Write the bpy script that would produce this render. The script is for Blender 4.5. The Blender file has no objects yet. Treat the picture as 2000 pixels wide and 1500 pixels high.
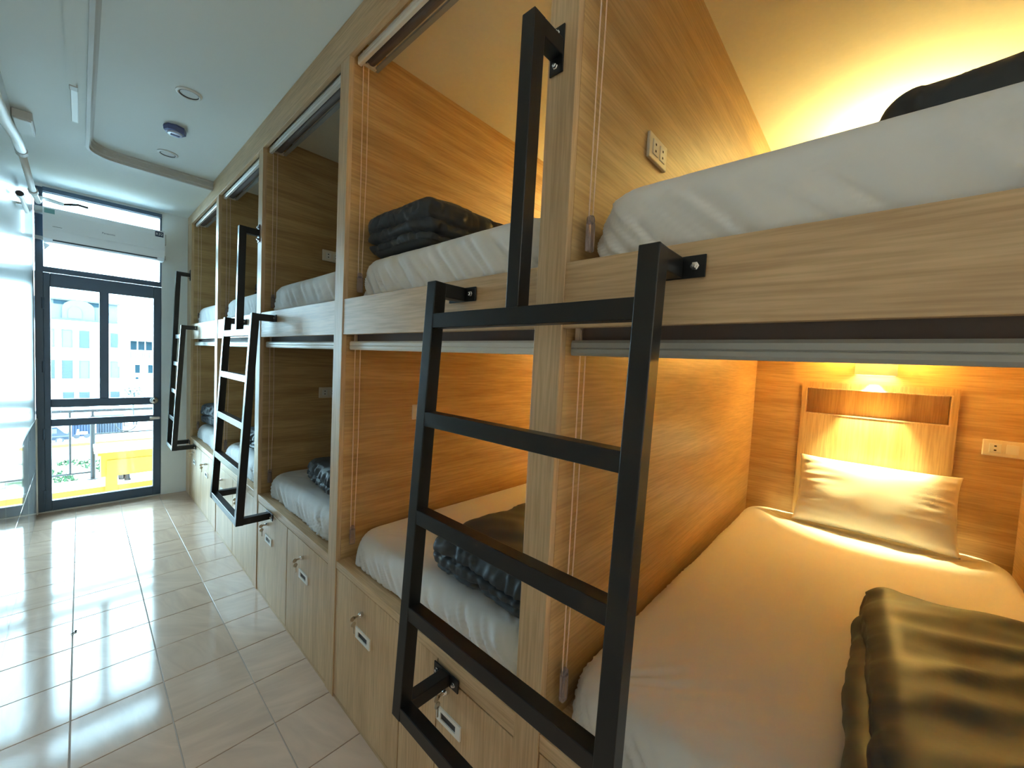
import bpy, bmesh, math, random
from mathutils import Vector, Matrix, noise
R = math.radians
scene = bpy.context.scene
COL = scene.collection

# ------------------------------------------------------------------ camera
cam_data = bpy.data.cameras.new('camera')
cam = bpy.data.objects.new('camera', cam_data); COL.objects.link(cam)
cam_data.sensor_fit = 'HORIZONTAL'; cam_data.sensor_width = 36.0
cam_data.lens = 772.3 / 2000 * 36.0
cam_data.clip_start = 0.02; cam_data.clip_end = 500
def cam_axes(yaw, pitch, roll):
    a, p, r = R(yaw), R(pitch), R(roll)
    fw = Vector((math.sin(a)*math.cos(p), math.cos(a)*math.cos(p), math.sin(p)))
    rt = Vector((math.cos(a), -math.sin(a), 0)); up = rt.cross(fw)
    x = math.cos(r)*rt + math.sin(r)*up; y = -math.sin(r)*rt + math.cos(r)*up
    return x, y, -fw
cx_, cy_, cz_ = cam_axes(47.565, -2.908, 2.85)
cam.matrix_world = Matrix.Translation((-0.7128, 0, 1.4396)) @ Matrix((cx_, cy_, cz_)).transposed().to_4x4()
scene.camera = cam

# ------------------------------------------------------------------ world, sun, exposure
world = bpy.data.worlds.new('sky'); scene.world = world; world.use_nodes = True
bg = world.node_tree.nodes['Background']
bg.inputs[0].default_value = (0.55, 0.82, 1.0, 1); bg.inputs[1].default_value = 10.0
sun_d = bpy.data.lights.new('sun', 'SUN'); sun_d.energy = 2.0; sun_d.angle = R(2); sun_d.color = (1, .95, .85)
sun = bpy.data.objects.new('sun', sun_d); COL.objects.link(sun)
sun.rotation_euler = (R(38), 0, R(25))
scene.view_settings.view_transform = 'Standard'; scene.view_settings.look = 'None'
scene.view_settings.gamma = 1.0; scene.view_settings.use_curve_mapping = False
scene.view_settings.exposure = 2.15
scene.cycles.max_bounces = 8; scene.cycles.diffuse_bounces = 5; scene.cycles.glossy_bounces = 3
scene.cycles.transparent_max_bounces = 16; scene.cycles.sample_clamp_indirect = 10.0
scene.cycles.caustics_reflective = False; scene.cycles.caustics_refractive = False
def portal(name, loc, rot, sx, sy):
    d = bpy.data.lights.new(name, 'AREA'); d.shape = 'RECTANGLE'; d.size = sx; d.size_y = sy; d.energy = 1
    d.cycles.is_portal = True
    o = bpy.data.objects.new(name, d); COL.objects.link(o); o.location = loc; o.rotation_euler = rot
portal('door_daylight', (-0.575, 5.10, 1.35), (R(90), 0, R(180)), 0.78, 2.66)
portal('fill_window_portal', (0.45, -2.27, 1.55), (R(90), 0, 0), 1.3, 1.3)  # portal for the added fill window behind the camera
LAMP_WARM = (1.0, 0.92, 0.40)

# ------------------------------------------------------------------ dimensions
P1, PITCH, T = 0.513, 1.08, 0.077
D = 1.969
XL = -0.964
YF = 5.034
YB = -2.2
ZS, ZC = 2.698, 2.755
ZG0 = -9.71
ZF0, ZF1 = 1.524, 1.666
ZLK = 0.586
ZB = 2.609
p = [P1 + PITCH*k for k in range(-1, 5)]       # near faces: p[0] is the partition behind the first bay
def bay(k):                                     # clear span of bay k (1 = nearest)
    return p[k-1] + T, p[k]

# ------------------------------------------------------------------ materials
MATS = {}
def newmat(name):
    m = bpy.data.materials.new(name); m.use_nodes = True
    nt = m.node_tree; b = nt.nodes['Principled BSDF']; MATS[name] = m
    return m, nt, b
def plain(name, col, rough=.5, metal=0, spec=.5, noise_amt=0.0, scale=20, bump=0.0, coat=0.0, sheen=0.0, trans=0.0, ior=1.45):
    m, nt, b = newmat(name)
    b.inputs['Base Color'].default_value = (*col, 1); b.inputs['Roughness'].default_value = rough
    b.inputs['Metallic'].default_value = metal; b.inputs['Specular IOR Level'].default_value = spec
    b.inputs['Coat Weight'].default_value = coat; b.inputs['Coat Roughness'].default_value = .05
    b.inputs['Sheen Weight'].default_value = sheen
    b.inputs['Transmission Weight'].default_value = trans; b.inputs['IOR'].default_value = ior
    if noise_amt or bump:
        tc = nt.nodes.new('ShaderNodeTexCoord'); n = nt.nodes.new('ShaderNodeTexNoise')
        n.inputs['Scale'].default_value = scale; n.inputs['Detail'].default_value = 5
        nt.links.new(tc.outputs['Object'], n.inputs['Vector'])
        if noise_amt:
            mx = nt.nodes.new('ShaderNodeMix'); mx.data_type = 'RGBA'
            mx.inputs[6].default_value = tuple(c*(1-noise_amt) for c in col) + (1,)
            mx.inputs[7].default_value = tuple(min(1, c*(1+noise_amt)) for c in col) + (1,)
            nt.links.new(n.outputs['Fac'], mx.inputs[0]); nt.links.new(mx.outputs[2], b.inputs['Base Color'])
        if bump:
            bp = nt.nodes.new('ShaderNodeBump'); bp.inputs['Strength'].default_value = bump; bp.inputs['Distance'].default_value = .002
            nt.links.new(n.outputs['Fac'], bp.inputs['Height']); nt.links.new(bp.outputs[0], b.inputs['Normal'])
    return m
def wood(name, axis, light, dark, rough=.42, streak=1.0):
    m, nt, b = newmat(name)
    N, Lk = nt.nodes.new, nt.links.new
    tc = N('ShaderNodeTexCoord'); oi = N('ShaderNodeObjectInfo')
    off = N('ShaderNodeVectorMath'); off.operation = 'SCALE'; off.inputs[0].default_value = (7.3, 5.1, 9.7)
    Lk(oi.outputs['Random'], off.inputs['Scale'])
    ad = N('ShaderNodeVectorMath'); ad.operation = 'ADD'; Lk(tc.outputs['Object'], ad.inputs[0]); Lk(off.outputs[0], ad.inputs[1])
    def mapped(along, across):
        mp = N('ShaderNodeMapping'); sc = [across]*3; sc['xyz'.index(axis)] = along
        mp.inputs['Scale'].default_value = sc; Lk(ad.outputs[0], mp.inputs['Vector']); return mp
    n1 = N('ShaderNodeTexNoise'); n1.inputs['Scale'].default_value = 1; n1.inputs['Detail'].default_value = 4; n1.inputs['Distortion'].default_value = .6
    Lk(mapped(1.3, 14).outputs[0], n1.inputs['Vector'])
    n2 = N('ShaderNodeTexNoise'); n2.inputs['Scale'].default_value = 1; n2.inputs['Detail'].default_value = 6
    Lk(mapped(7, 160).outputs[0], n2.inputs['Vector'])
    r1 = N('ShaderNodeValToRGB'); r1.color_ramp.elements[0].position = .34; r1.color_ramp.elements[1].position = .60
    r1.color_ramp.elements[0].color = (*dark, 1); r1.color_ramp.elements[1].color = (*light, 1)
    Lk(n1.outputs['Fac'], r1.inputs[0])
    r2 = N('ShaderNodeValToRGB'); r2.color_ramp.elements[0].position = .35; r2.color_ramp.elements[1].position = .62
    v = 1 - .22*streak
    r2.color_ramp.elements[0].color = (v, v*.97, v*.93, 1); r2.color_ramp.elements[1].color = (1, 1, 1, 1)
    Lk(n2.outputs['Fac'], r2.inputs[0])
    mx = N('ShaderNodeMix'); mx.data_type = 'RGBA'; mx.blend_type = 'MULTIPLY'; mx.inputs[0].default_value = 1
    Lk(r1.outputs[0], mx.inputs[6]); Lk(r2.outputs[0], mx.inputs[7]); Lk(mx.outputs[2], b.inputs['Base Color'])
    b.inputs['Roughness'].default_value = rough
    bp = N('ShaderNodeBump'); bp.inputs['Strength'].default_value = .08; bp.inputs['Distance'].default_value = .001
    Lk(n2.outputs['Fac'], bp.inputs['Height']); Lk(bp.outputs[0], b.inputs['Normal'])
    return m
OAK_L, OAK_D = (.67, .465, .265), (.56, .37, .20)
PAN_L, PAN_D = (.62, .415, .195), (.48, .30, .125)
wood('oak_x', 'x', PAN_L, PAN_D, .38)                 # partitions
wood('oak_y', 'y', OAK_L, OAK_D, .42)                 # fascias, beam
wood('oak_z', 'z', OAK_L, OAK_D, .42)                 # posts, doors
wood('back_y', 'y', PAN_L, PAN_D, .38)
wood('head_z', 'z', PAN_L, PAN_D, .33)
plain('white_paint', (.74, .76, .74), .7, noise_amt=.02, scale=6, bump=.05)
plain('ceiling_paint', (.70, .725, .70), .8, noise_amt=.025, scale=3, bump=.12)
plain('moulding_paint', (.50, .49, .46), .6)
plain('bunk_ceiling_paint', (.74, .68, .54), .75, noise_amt=.04, scale=60, bump=.25)
plain('wall_gloss', (.60, .635, .635), .24, coat=.35, noise_amt=.03, scale=2, bump=.10)
plain('wainscot_tile', (.58, .61, .615), .04, coat=.4, noise_amt=.03, scale=3)
plain('joint', (.30, .30, .30), .8)
plain('grout', (.46, .38, .32), .85, noise_amt=.1, scale=40)
plain('black_steel', (.007, .0075, .008), .34, spec=.42, bump=.03, scale=300)
plain('door_steel', (.055, .090, .135), .42, noise_amt=.1, scale=10)
plain('chrome', (.75, .75, .76), .18, metal=1)
plain('brushed_steel', (.62, .62, .60), .35, metal=1, noise_amt=.05, scale=60)
plain('brass_key', (.60, .52, .40), .3, metal=1)
plain('blind_white', (.70, .68, .63), .4)
plain('blind_alu', (.34, .34, .32), .38, metal=.2)
plain('blind_dark', (.14, .11, .10), .7)
plain('cord', (.80, .62, .50), .7)
plain('acrylic', (.80, .66, .66), .08, trans=.75, ior=1.3)
plain('plastic_white', (.80, .78, .73), .35)
plain('plastic_cream', (.78, .70, .58), .35)
plain('plastic_dark', (.02, .02, .025), .4)
plain('hole', (.015, .012, .01), .8)
plain('sheet', (.74, .735, .735), .8, sheen=.25, noise_amt=.015, scale=8, bump=.06)
plain('pillow_cotton', (.80, .76, .70), .8, sheen=.2, bump=.06, scale=90)
plain('duvet', (.052, .060, .070), .50, spec=.25, sheen=.0, noise_amt=.10, scale=5, bump=.12)
plain('lamp_metal', (.80, .76, .70), .45)
plain('ac_white', (.80, .84, .88), .35)
plain('ac_dark', (.03, .05, .07), .5)
plain('sticker_green', (.16, .36, .38), .5)
plain('sticker_navy', (.03, .05, .11), .4)
plain('lettering', (.10, .13, .20), .5)
plain('letter_white', (.85, .9, .95), .5)
plain('pipe_white', (.72, .74, .72), .5)
plain('detector_blue', (.10, .13, .30), .35)
plain('detector_face', (.55, .62, .80), .3)
plain('light_ring', (.72, .73, .70), .4)
plain('light_disc', (.55, .55, .52), .5)
plain('yellow_paint', (.34, .17, .004), .6, noise_amt=.08, scale=12)
plain('cap_white', (.85, .82, .72), .7)
plain('kerb_white', (.85, .84, .80), .8)
plain('rail_steel', (.022, .020, .020), .5, spec=.2)
plain('balcony_floor', (.60, .58, .52), .8)
plain('asphalt', (.40, .41, .42), .9)
plain('facade_white', (.80, .82, .82), .85, noise_amt=.03, scale=.6)
plain('facade_stone', (.04, .048, .05), .85, noise_amt=.10, scale=2)
plain('trim_grey', (.02, .023, .026), .8)
plain('window_glass', (.002, .012, .018), .5, spec=.1)
plain('shutter_teal', (.001, .011, .015), .6)
plain('shutter_pale', (.028, .040, .042), .6)
plain('awning_red', (.05, .01, .022), .7)
plain('tarp_blue', (.0008, .009, .03), .6, noise_amt=.2, scale=3)
plain('van_blue', (.003, .008, .016), .3)
plain('moto_white', (.75, .75, .72), .4)
plain('grass', (.006, .028, .006), .9, noise_amt=.4, scale=1.5)
plain('earth', (.25, .22, .16), .95, noise_amt=.15, scale=1)
plain('leaf', (.003, .012, .010), .8)
plain('rubber', (.015, .015, .02), .7)
plain('cable_black', (.03, .03, .03), .6)
def tile_mat(name, base):
    m, nt, b = newmat(name); N, Lk = nt.nodes.new, nt.links.new
    tc = N('ShaderNodeTexCoord'); oi = N('ShaderNodeObjectInfo')
    rot = N('ShaderNodeVectorRotate'); rot.rotation_type = 'Z_AXIS'
    mul = N('ShaderNodeMath'); mul.operation = 'MULTIPLY'; mul.inputs[1].default_value = 1.6
    Lk(oi.outputs['Random'], mul.inputs[0]); Lk(mul.outputs[0], rot.inputs['Angle'])
    sc = N('ShaderNodeVectorMath'); sc.operation = 'SCALE'; sc.inputs[0].default_value = (3, 5, 2); Lk(oi.outputs['Random'], sc.inputs['Scale'])
    Lk(tc.outputs['Object'], rot.inputs['Vector'])
    ad = N('ShaderNodeVectorMath'); ad.operation = 'ADD'; Lk(rot.outputs[0], ad.inputs[0]); Lk(sc.outputs[0], ad.inputs[1])
    mp = N('ShaderNodeMapping'); mp.inputs['Scale'].default_value = (3, 14, 1); Lk(ad.outputs[0], mp.inputs['Vector'])
    n = N('ShaderNodeTexNoise'); n.inputs['Scale'].default_value = 1.2; n.inputs['Detail'].default_value = 6; n.inputs['Distortion'].default_value = .8
    Lk(mp.outputs[0], n.inputs['Vector'])
    r = N('ShaderNodeValToRGB'); r.color_ramp.elements[0].position = .3; r.color_ramp.elements[1].position = .7
    r.color_ramp.elements[0].color = tuple(c*.86 for c in base) + (1,); r.color_ramp.elements[1].color = tuple(min(1, c*1.06) for c in base) + (1,)
    Lk(n.outputs['Fac'], r.inputs[0]); Lk(r.outputs[0], b.inputs['Base Color'])
    b.inputs['Roughness'].default_value = .10; b.inputs['Specular IOR Level'].default_value = .22
    b.inputs['Coat Weight'].default_value = .0; b.inputs['Coat Roughness'].default_value = .05
    n3 = N('ShaderNodeTexNoise'); n3.inputs['Scale'].default_value = 7; n3.inputs['Detail'].default_value = 3
    Lk(tc.outputs['Object'], n3.inputs['Vector'])
    bp = N('ShaderNodeBump'); bp.inputs['Strength'].default_value = .05; bp.inputs['Distance'].default_value = .004
    Lk(n3.outputs['Fac'], bp.inputs['Height']); Lk(bp.outputs[0], b.inputs['Normal']); Lk(bp.outputs[0], b.inputs['Coat Normal'])
tile_mat('floor_tile', (.62, .45, .345))
def glass_mat(name, tint):
    m, nt, b = newmat(name); N, Lk = nt.nodes.new, nt.links.new
    out = [n for n in nt.nodes if n.type == 'OUTPUT_MATERIAL'][0]
    tr = N('ShaderNodeBsdfTransparent'); tr.inputs[0].default_value = (*tint, 1)
    gl = N('ShaderNodeBsdfGlossy'); gl.inputs['Roughness'].default_value = .02
    fr = N('ShaderNodeFresnel'); fr.inputs['IOR'].default_value = 1.45
    mx = N('ShaderNodeMixShader'); Lk(fr.outputs[0], mx.inputs[0]); Lk(tr.outputs[0], mx.inputs[1]); Lk(gl.outputs[0], mx.inputs[2])
    Lk(mx.outputs[0], out.inputs['Surface']); nt.nodes.remove(b)
glass_mat('pane_glass', (.93, .98, .98)); glass_mat('fill_tint_glass', (.98, .80, .68))  # second glass: warm tint added to neutralise the blue fill from behind
def glow(name, col, strength):
    m, nt, b = newmat(name)
    b.inputs['Base Color'].default_value = (*col, 1)
    b.inputs['Emission Color'].default_value = (*col, 1); b.inputs['Emission Strength'].default_value = strength
glow('lamp_glow', (1.0, .80, .42), 8)

# ------------------------------------------------------------------ builders
def tag(o, label=None, cat=None, group=None, kind=None):
    if label: o['label'] = label
    if cat: o['category'] = cat
    if group: o['group'] = group
    if kind: o['kind'] = kind
    return o
def wloc(o):
    v = Vector((0, 0, 0))
    while o is not None:
        v = v + Vector(o.location); o = o.parent
    return v
def thing(name, label, cat, loc=(0, 0, 0), group=None):
    o = bpy.data.objects.new(name, None); o.empty_display_size = .05; COL.objects.link(o)
    o.location = loc
    return tag(o, label, cat, group)
def obj(name, bm, mat, parent=None, origin=None, smooth=False):
    """link a bmesh built in world coordinates as one object, keeping it where it was built"""
    if parent is not None:
        org = wloc(parent) if origin is None else Vector(origin)
    else:
        org = Vector(origin) if origin is not None else Vector((0, 0, 0))
    for v in bm.verts: v.co -= org
    me = bpy.data.meshes.new(name); bmesh.ops.recalc_face_normals(bm, faces=bm.faces[:]); bm.to_mesh(me); bm.free()
    me.materials.append(MATS[mat])
    if smooth:
        for f in me.polygons: f.use_smooth = True
    o = bpy.data.objects.new(name, me); COL.objects.link(o)
    if parent is not None:
        o.parent = parent; o.location = org - wloc(parent)
    else: o.location = org
    return o
def copy_tree(o, delta, parent=None):
    c = o.copy(); COL.objects.link(c); c.parent = parent
    if parent is None: c.location = Vector(o.location) + Vector(delta)
    for ch in list(o.children): copy_tree(ch, delta, c)
    return c
def BM(): return bmesh.new()
def box(bm, x0, x1, y0, y1, z0, z1, bev=0.0):
    r = bmesh.ops.create_cube(bm, size=1)
    vs = r['verts']
    for v in vs:
        v.co = Vector(((x0+x1)/2 + v.co.x*(x1-x0), (y0+y1)/2 + v.co.y*(y1-y0), (z0+z1)/2 + v.co.z*(z1-z0)))
    if bev > 0:
        es = list({e for v in vs for e in v.link_edges})
        bmesh.ops.bevel(bm, geom=es, offset=bev, segments=2, profile=.5, affect='EDGES')
    return bm
def bx(*a, bev=0.0): return box(BM(), *a, bev=bev)
def frame_of(a, b):
    d = (Vector(b)-Vector(a)); L = d.length; d.normalize()
    up = Vector((0, 0, 1)) if abs(d.z) < .95 else Vector((1, 0, 0))
    s = d.cross(up).normalized(); u = s.cross(d).normalized()
    return d, s, u, L
def cyl(bm, a, b, r, r2=None, seg=16, cap=True):
    r2 = r if r2 is None else r2
    d, s, u, L = frame_of(a, b); A, B = Vector(a), Vector(b)
    ra = [bm.verts.new(A + r*(math.cos(t)*s + math.sin(t)*u)) for t in [2*math.pi*i/seg for i in range(seg)]]
    rb = [bm.verts.new(B + r2*(math.cos(t)*s + math.sin(t)*u)) for t in [2*math.pi*i/seg for i in range(seg)]]
    for i in range(seg): bm.faces.new((ra[i], ra[(i+1) % seg], rb[(i+1) % seg], rb[i]))
    if cap: bm.faces.new(ra[::-1]); bm.faces.new(rb)
    return bm
def tube(bm, pts, r, seg=8):
    """round tube through points"""
    rings = []
    P = [Vector(q) for q in pts]
    for i, q in enumerate(P):
        d = (P[min(i+1, len(P)-1)] - P[max(i-1, 0)]).normalized()
        up = Vector((0, 0, 1)) if abs(d.z) < .95 else Vector((1, 0, 0))
        s = d.cross(up).normalized(); u = s.cross(d).normalized()
        rings.append([bm.verts.new(q + r*(math.cos(2*math.pi*k/seg)*s + math.sin(2*math.pi*k/seg)*u)) for k in range(seg)])
    for a, b in zip(rings, rings[1:]):
        for k in range(seg): bm.faces.new((a[k], a[(k+1) % seg], b[(k+1) % seg], b[k]))
    bm.faces.new(rings[0][::-1]); bm.faces.new(rings[-1])
    return bm
def bar(bm, a, b, wy, wd, bev=.002):
    """square tube from a to b lying in an xz plane; wy = width along y, wd = depth"""
    A, B = Vector(a), Vector(b); d = (B-A).normalized(); s = Vector((0, 1, 0)); u = s.cross(d).normalized()
    vs = []
    for q in (A, B):
        for i, j in ((-1, -1), (1, -1), (1, 1), (-1, 1)): vs.append(bm.verts.new(q + s*i*wy/2 + u*j*wd/2))
    fs = [(0, 1, 2, 3), (7, 6, 5, 4)] + [(k, (k+1) % 4 + 0, (k+1) % 4 + 4, k+4) for k in range(4)]
    for f in fs: bm.faces.new([vs[i] for i in f])
    if bev:
        es = list({e for v in vs for e in v.link_edges}); bmesh.ops.bevel(bm, geom=es, offset=bev, segments=2, profile=.5, affect='EDGES')
    return bm
def lathe(bm, prof, c, axis='z', seg=24, cap=True):
    rings = []
    for r, h in prof:
        ring = []
        for k in range(seg):
            t = 2*math.pi*k/seg; a, b = r*math.cos(t), r*math.sin(t)
            v = {'z': (a, b, h), 'x': (h, a, b), 'y': (a, h, b)}[axis]
            ring.append(bm.verts.new(Vector(c)+Vector(v)))
        rings.append(ring)
    for a, b in zip(rings, rings[1:]):
        for k in range(seg): bm.faces.new((a[k], a[(k+1) % seg], b[(k+1) % seg], b[k]))
    if cap: bm.faces.new(rings[0][::-1]); bm.faces.new(rings[-1])
    return bm
def extrude_poly(bm, pts, vec):
    a = [bm.verts.new(Vector(q)) for q in pts]; b = [bm.verts.new(Vector(q)+Vector(vec)) for q in pts]
    bm.faces.new(a); bm.faces.new(b[::-1]); n = len(a)
    for i in range(n): bm.faces.new((a[i], b[i], b[(i+1) % n], a[(i+1) % n]))
    return bm
def plate_with_hole(bm, u0, u1, v0, v1, hu0, hu1, hv0, hv1, d0, d1, P):
    """rectangular plate with a rectangular hole; P maps (u, v, depth) to a point"""
    o = [(u0, v0), (u1, v0), (u1, v1), (u0, v1)]; h = [(hu0, hv0), (hu1, hv0), (hu1, hv1), (hu0, hv1)]
    vs = {(k, i, d): bm.verts.new(P(*((o if k == 'o' else h)[i]), d)) for k in 'oh' for i in range(4) for d in (d0, d1)}
    for i in range(4):
        j = (i+1) % 4
        for d in (d0, d1): bm.faces.new((vs['o', i, d], vs['o', j, d], vs['h', j, d], vs['h', i, d]))
        for k in 'oh': bm.faces.new((vs[k, i, d0], vs[k, j, d0], vs[k, j, d1], vs[k, i, d1]))
    return bm
def text_mesh(name, s, size, mat, parent, center, xdir, ydir, depth=.001):
    """lettering as a mesh standing on a plane; xdir = reading direction, ydir = up"""
    cu = bpy.data.curves.new(name, 'FONT'); cu.body = s; cu.size = size; cu.align_x = 'CENTER'; cu.align_y = 'CENTER'
    cu.extrude = depth/2; cu.resolution_u = 2
    to = bpy.data.objects.new(name, cu); COL.objects.link(to); bpy.context.view_layer.update()
    dg = bpy.context.evaluated_depsgraph_get(); me = bpy.data.meshes.new_from_object(to.evaluated_get(dg))
    bpy.data.objects.remove(to); bpy.data.curves.remove(cu)
    X, Y = Vector(xdir).normalized(), Vector(ydir).normalized(); Z = X.cross(Y)
    org = wloc(parent)
    for v in me.vertices: v.co = Vector(center) - org + X*v.co.x + Y*v.co.y + Z*v.co.z
    me.materials.clear(); me.materials.append(MATS[mat])
    o = bpy.data.objects.new(name, me); COL.objects.link(o); o.parent = parent
    return o
def struct(name, bm, mat, parent=None, origin=None):
    o = obj(name, bm, mat, parent, origin)
    if parent is None: o['kind'] = 'structure'
    return o
def nz(x, y, z, s=1.0): return noise.noise(Vector((x*s, y*s, z*s)))

# ------------------------------------------------------------------ the room: floor
TW = 0.2685
floor = struct('floor', bx(XL-.15, D+.1, YB, YF+.06, -.06, -.004), 'grout')
xA, yr = -0.2076, 3.2333
cols_x = [xA + TW] + [xA - TW*k for k in range(0, 4)]
tile_meshes = {}
def add_tile(x0, x1, y0, y1):
    key = (round(x1-x0, 3), round(y1-y0, 3))
    if key not in tile_meshes:
        bm = bx(-(x1-x0)/2, (x1-x0)/2, -(y1-y0)/2, (y1-y0)/2, -.006, 0, bev=.0012)
        me = bpy.data.meshes.new('floor_tile'); bmesh.ops.recalc_face_normals(bm, faces=bm.faces[:]); bm.to_mesh(me); bm.free(); me.materials.append(MATS['floor_tile'])
        tile_meshes[key] = me
    o = bpy.data.objects.new('floor_tile', tile_meshes[key]); COL.objects.link(o); o.parent = floor
    o.location = ((x0+x1)/2, (y0+y1)/2, random.uniform(-.0004, .0004))
random.seed(3)
g = .0018
rows_y = []
y = yr + TW*7
while y > YB: rows_y.append(y); y -= TW
rows_y.append(y)
for ya, yb in zip(rows_y, rows_y[1:]):
    y1, y0 = min(ya, YF-.002), max(yb, YB)
    if y1-y0 < .03: continue
    xs = [0.05, xA, xA-TW, xA-2*TW, XL-.005]
    for xa, xb in zip(xs, xs[1:]): add_tile(xb+g, xa-g, y0+g, y1-g)
# tiny screw lying on the floor
sc_ = thing('screw', 'tiny dark screw lying on the shiny floor tiles', 'screw', (-.742, 2.83, 0))
cyl_b = cyl(BM(), (-.75, 2.822, .004), (-.735, 2.838, .003), .0022, seg=8); obj('shank', cyl_b, 'rubber', sc_)
obj('head', cyl(BM(), (-.735, 2.838, .0045), (-.733, 2.840, .0045), .0045, seg=10), 'rubber', sc_)

# ------------------------------------------------------------------ left wall with tiled wainscot
wl = struct('wall_left', bx(XL-.15, XL-.006, YB, YF+.10, 0, ZS+.1), 'joint')
obj('painted_wall_face', bx(XL-.006, XL, YB, YF, .80, ZS), 'wall_gloss', wl)
wt = {}
def wall_tile(y0, y1, z0, z1):
    key = (round(y1-y0, 3), round(z1-z0, 3))
    if key not in wt:
        bm = bx(-.004, .004, -(y1-y0)/2, (y1-y0)/2, -(z1-z0)/2, (z1-z0)/2, bev=.001)
        me = bpy.data.meshes.new('wall_tile'); bmesh.ops.recalc_face_normals(bm, faces=bm.faces[:]); bm.to_mesh(me); bm.free(); me.materials.append(MATS['wainscot_tile']); wt[key] = me
    o = bpy.data.objects.new('wall_tile', wt[key]); COL.objects.link(o); o.parent = wl
    o.location = (XL+.001+random.uniform(-.0003, .0003), (y0+y1)/2, (z0+z1)/2)
yy = YF
while yy > YB+.02:
    y0 = max(yy-.40, YB)
    for z0, z1 in ((.002, .40), (.40, .80)): wall_tile(y0+.001, yy-.001, z0+.001, z1-.001)
    yy -= .40

# ------------------------------------------------------------------ far wall, door and transom
wf = struct('wall_far', bx(-.19, D+.1, YF, YF+.10, 0, ZS), 'white_paint')
obj('lintel', bx(XL-.1, -.19, YF, YF+.10, 2.675, ZS), 'white_paint', wf)
# transom window
DX0, DX1 = XL+.004, -.192
tr_ = thing('window_1', None, None, (-.57, YF+.03, 2.04)); tr_['kind'] = 'structure'
obj('window_frame', plate_with_hole(BM(), DX0, DX1, 2.0, 2.672, DX0+.045, DX1-.012, 2.045, 2.635, YF+.005, YF+.055, lambda u, v, d: Vector((u, d, v))), 'door_steel', tr_)
obj('head_rail', bx(DX0+.045, DX1, YF-.018, YF+.005, 2.640, 2.674), 'door_steel', tr_)
obj('window_pane', bx(DX0+.045, DX1-.012, YF+.028, YF+.032, 2.045, 2.635), 'pane_glass', tr_)
# door
dr = thing('door_1', None, None, (-.57, YF+.03, 0)); dr['kind'] = 'structure'
def dbar(name, x0, x1, z0, z1, y0=YF-.002, y1=YF+.045): return obj(name, bx(x0, x1, y0, y1, z0, z1, bev=.004), 'door_steel', dr)
dbar('door_jamb', DX0-.003, DX0+.044, 0, 2.0, YF+.0, YF+.06)
dbar('door_stile', DX0+.0425, -.880, .01, 1.995)
dbar('door_stile', -.247, DX1, .01, 1.995)
dbar('door_mullion', -.600, -.541, .955, 1.89)
dbar('door_rail', -.880, -.247, 1.885, 1.995)
dbar('door_rail', -.880, -.247, .885, .955)
dbar('door_rail', -.880, -.247, .725, .785)
dbar('door_rail', -.880, -.247, .01, .095)
for x0, x1, z0, z1 in ((-.880, -.600, .955, 1.885), (-.541, -.247, .955, 1.885), (-.880, -.247, .785, .885), (-.880, -.247, .095, .725)):
    obj('door_pane', bx(x0, x1, YF+.018, YF+.022, z0, z1), 'pane_glass', dr)
lk = obj('door_lock', lathe(BM(), [(.030, 0), (.030, -.006), (.022, -.012), (.020, -.03), (.012, -.034)], (-.243, YF-.002, .925), 'y'), 'chrome', dr, smooth=False)
obj('keyhole', lathe(BM(), [(.009, -.0345), (.008, -.036)], (-.243, YF-.002, .925), 'y', 12), 'hole', lk)
hd = obj('door_handle', bx(-.275, -.200, YF-.030, YF-.014, .745, .770, bev=.005), 'brushed_steel', dr)
obj('handle_post', bx(-.225, -.205, YF-.016, YF, .748, .767), 'brushed_steel', hd)
for z in (.10, .62, 1.18, 1.70):
    hg = obj('hinge', cyl(BM(), (DX0+.041, YF-.006, z), (DX0+.041, YF-.006, z+.09), .008, seg=12), 'door_steel', dr)
    obj('hinge_leaf', bx(DX0+.044, DX0+.072, YF-.006, YF-.002, z, z+.09), 'door_steel', hg)
obj('threshold', bx(DX0, DX1, YF-.002, YF+.10, -.004, .009), 'balcony_floor', dr)
struct('trim_1', bx(XL+.0005, XL+.0095, YF-.030, YF-.002, .0, .80), 'white_paint')

# ------------------------------------------------------------------ other walls (behind and beside the camera), ceiling
WX0, WX1, WZ0, WZ1 = -.2, 1.1, .9, 2.2
wbk = struct('wall_back', plate_with_hole(BM(), XL-.1, D+.1, 0, ZS, WX0, WX1, WZ0, WZ1, YB-.1, YB, lambda u, v, d: Vector((u, d, v))), 'white_paint')
w2 = thing('added_fill_window', None, None, (.35, YB-.05, WZ0)); w2['kind'] = 'structure'  # unseen window, added to let daylight fill in from behind
obj('window_frame', plate_with_hole(BM(), WX0, WX1, WZ0, WZ1, WX0+.05, WX1-.05, WZ0+.05, WZ1-.05, YB-.07, YB-.03, lambda u, v, d: Vector((u, d, v))), 'door_steel', w2)
obj('window_pane', bx(WX0+.05, WX1-.05, YB-.052, YB-.048, WZ0+.05, WZ1-.05), 'fill_tint_glass', w2)
struct('wall_right', bx(D+.11, D+.26, YB, YF+.1, 0, ZS), 'white_paint')
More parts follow.
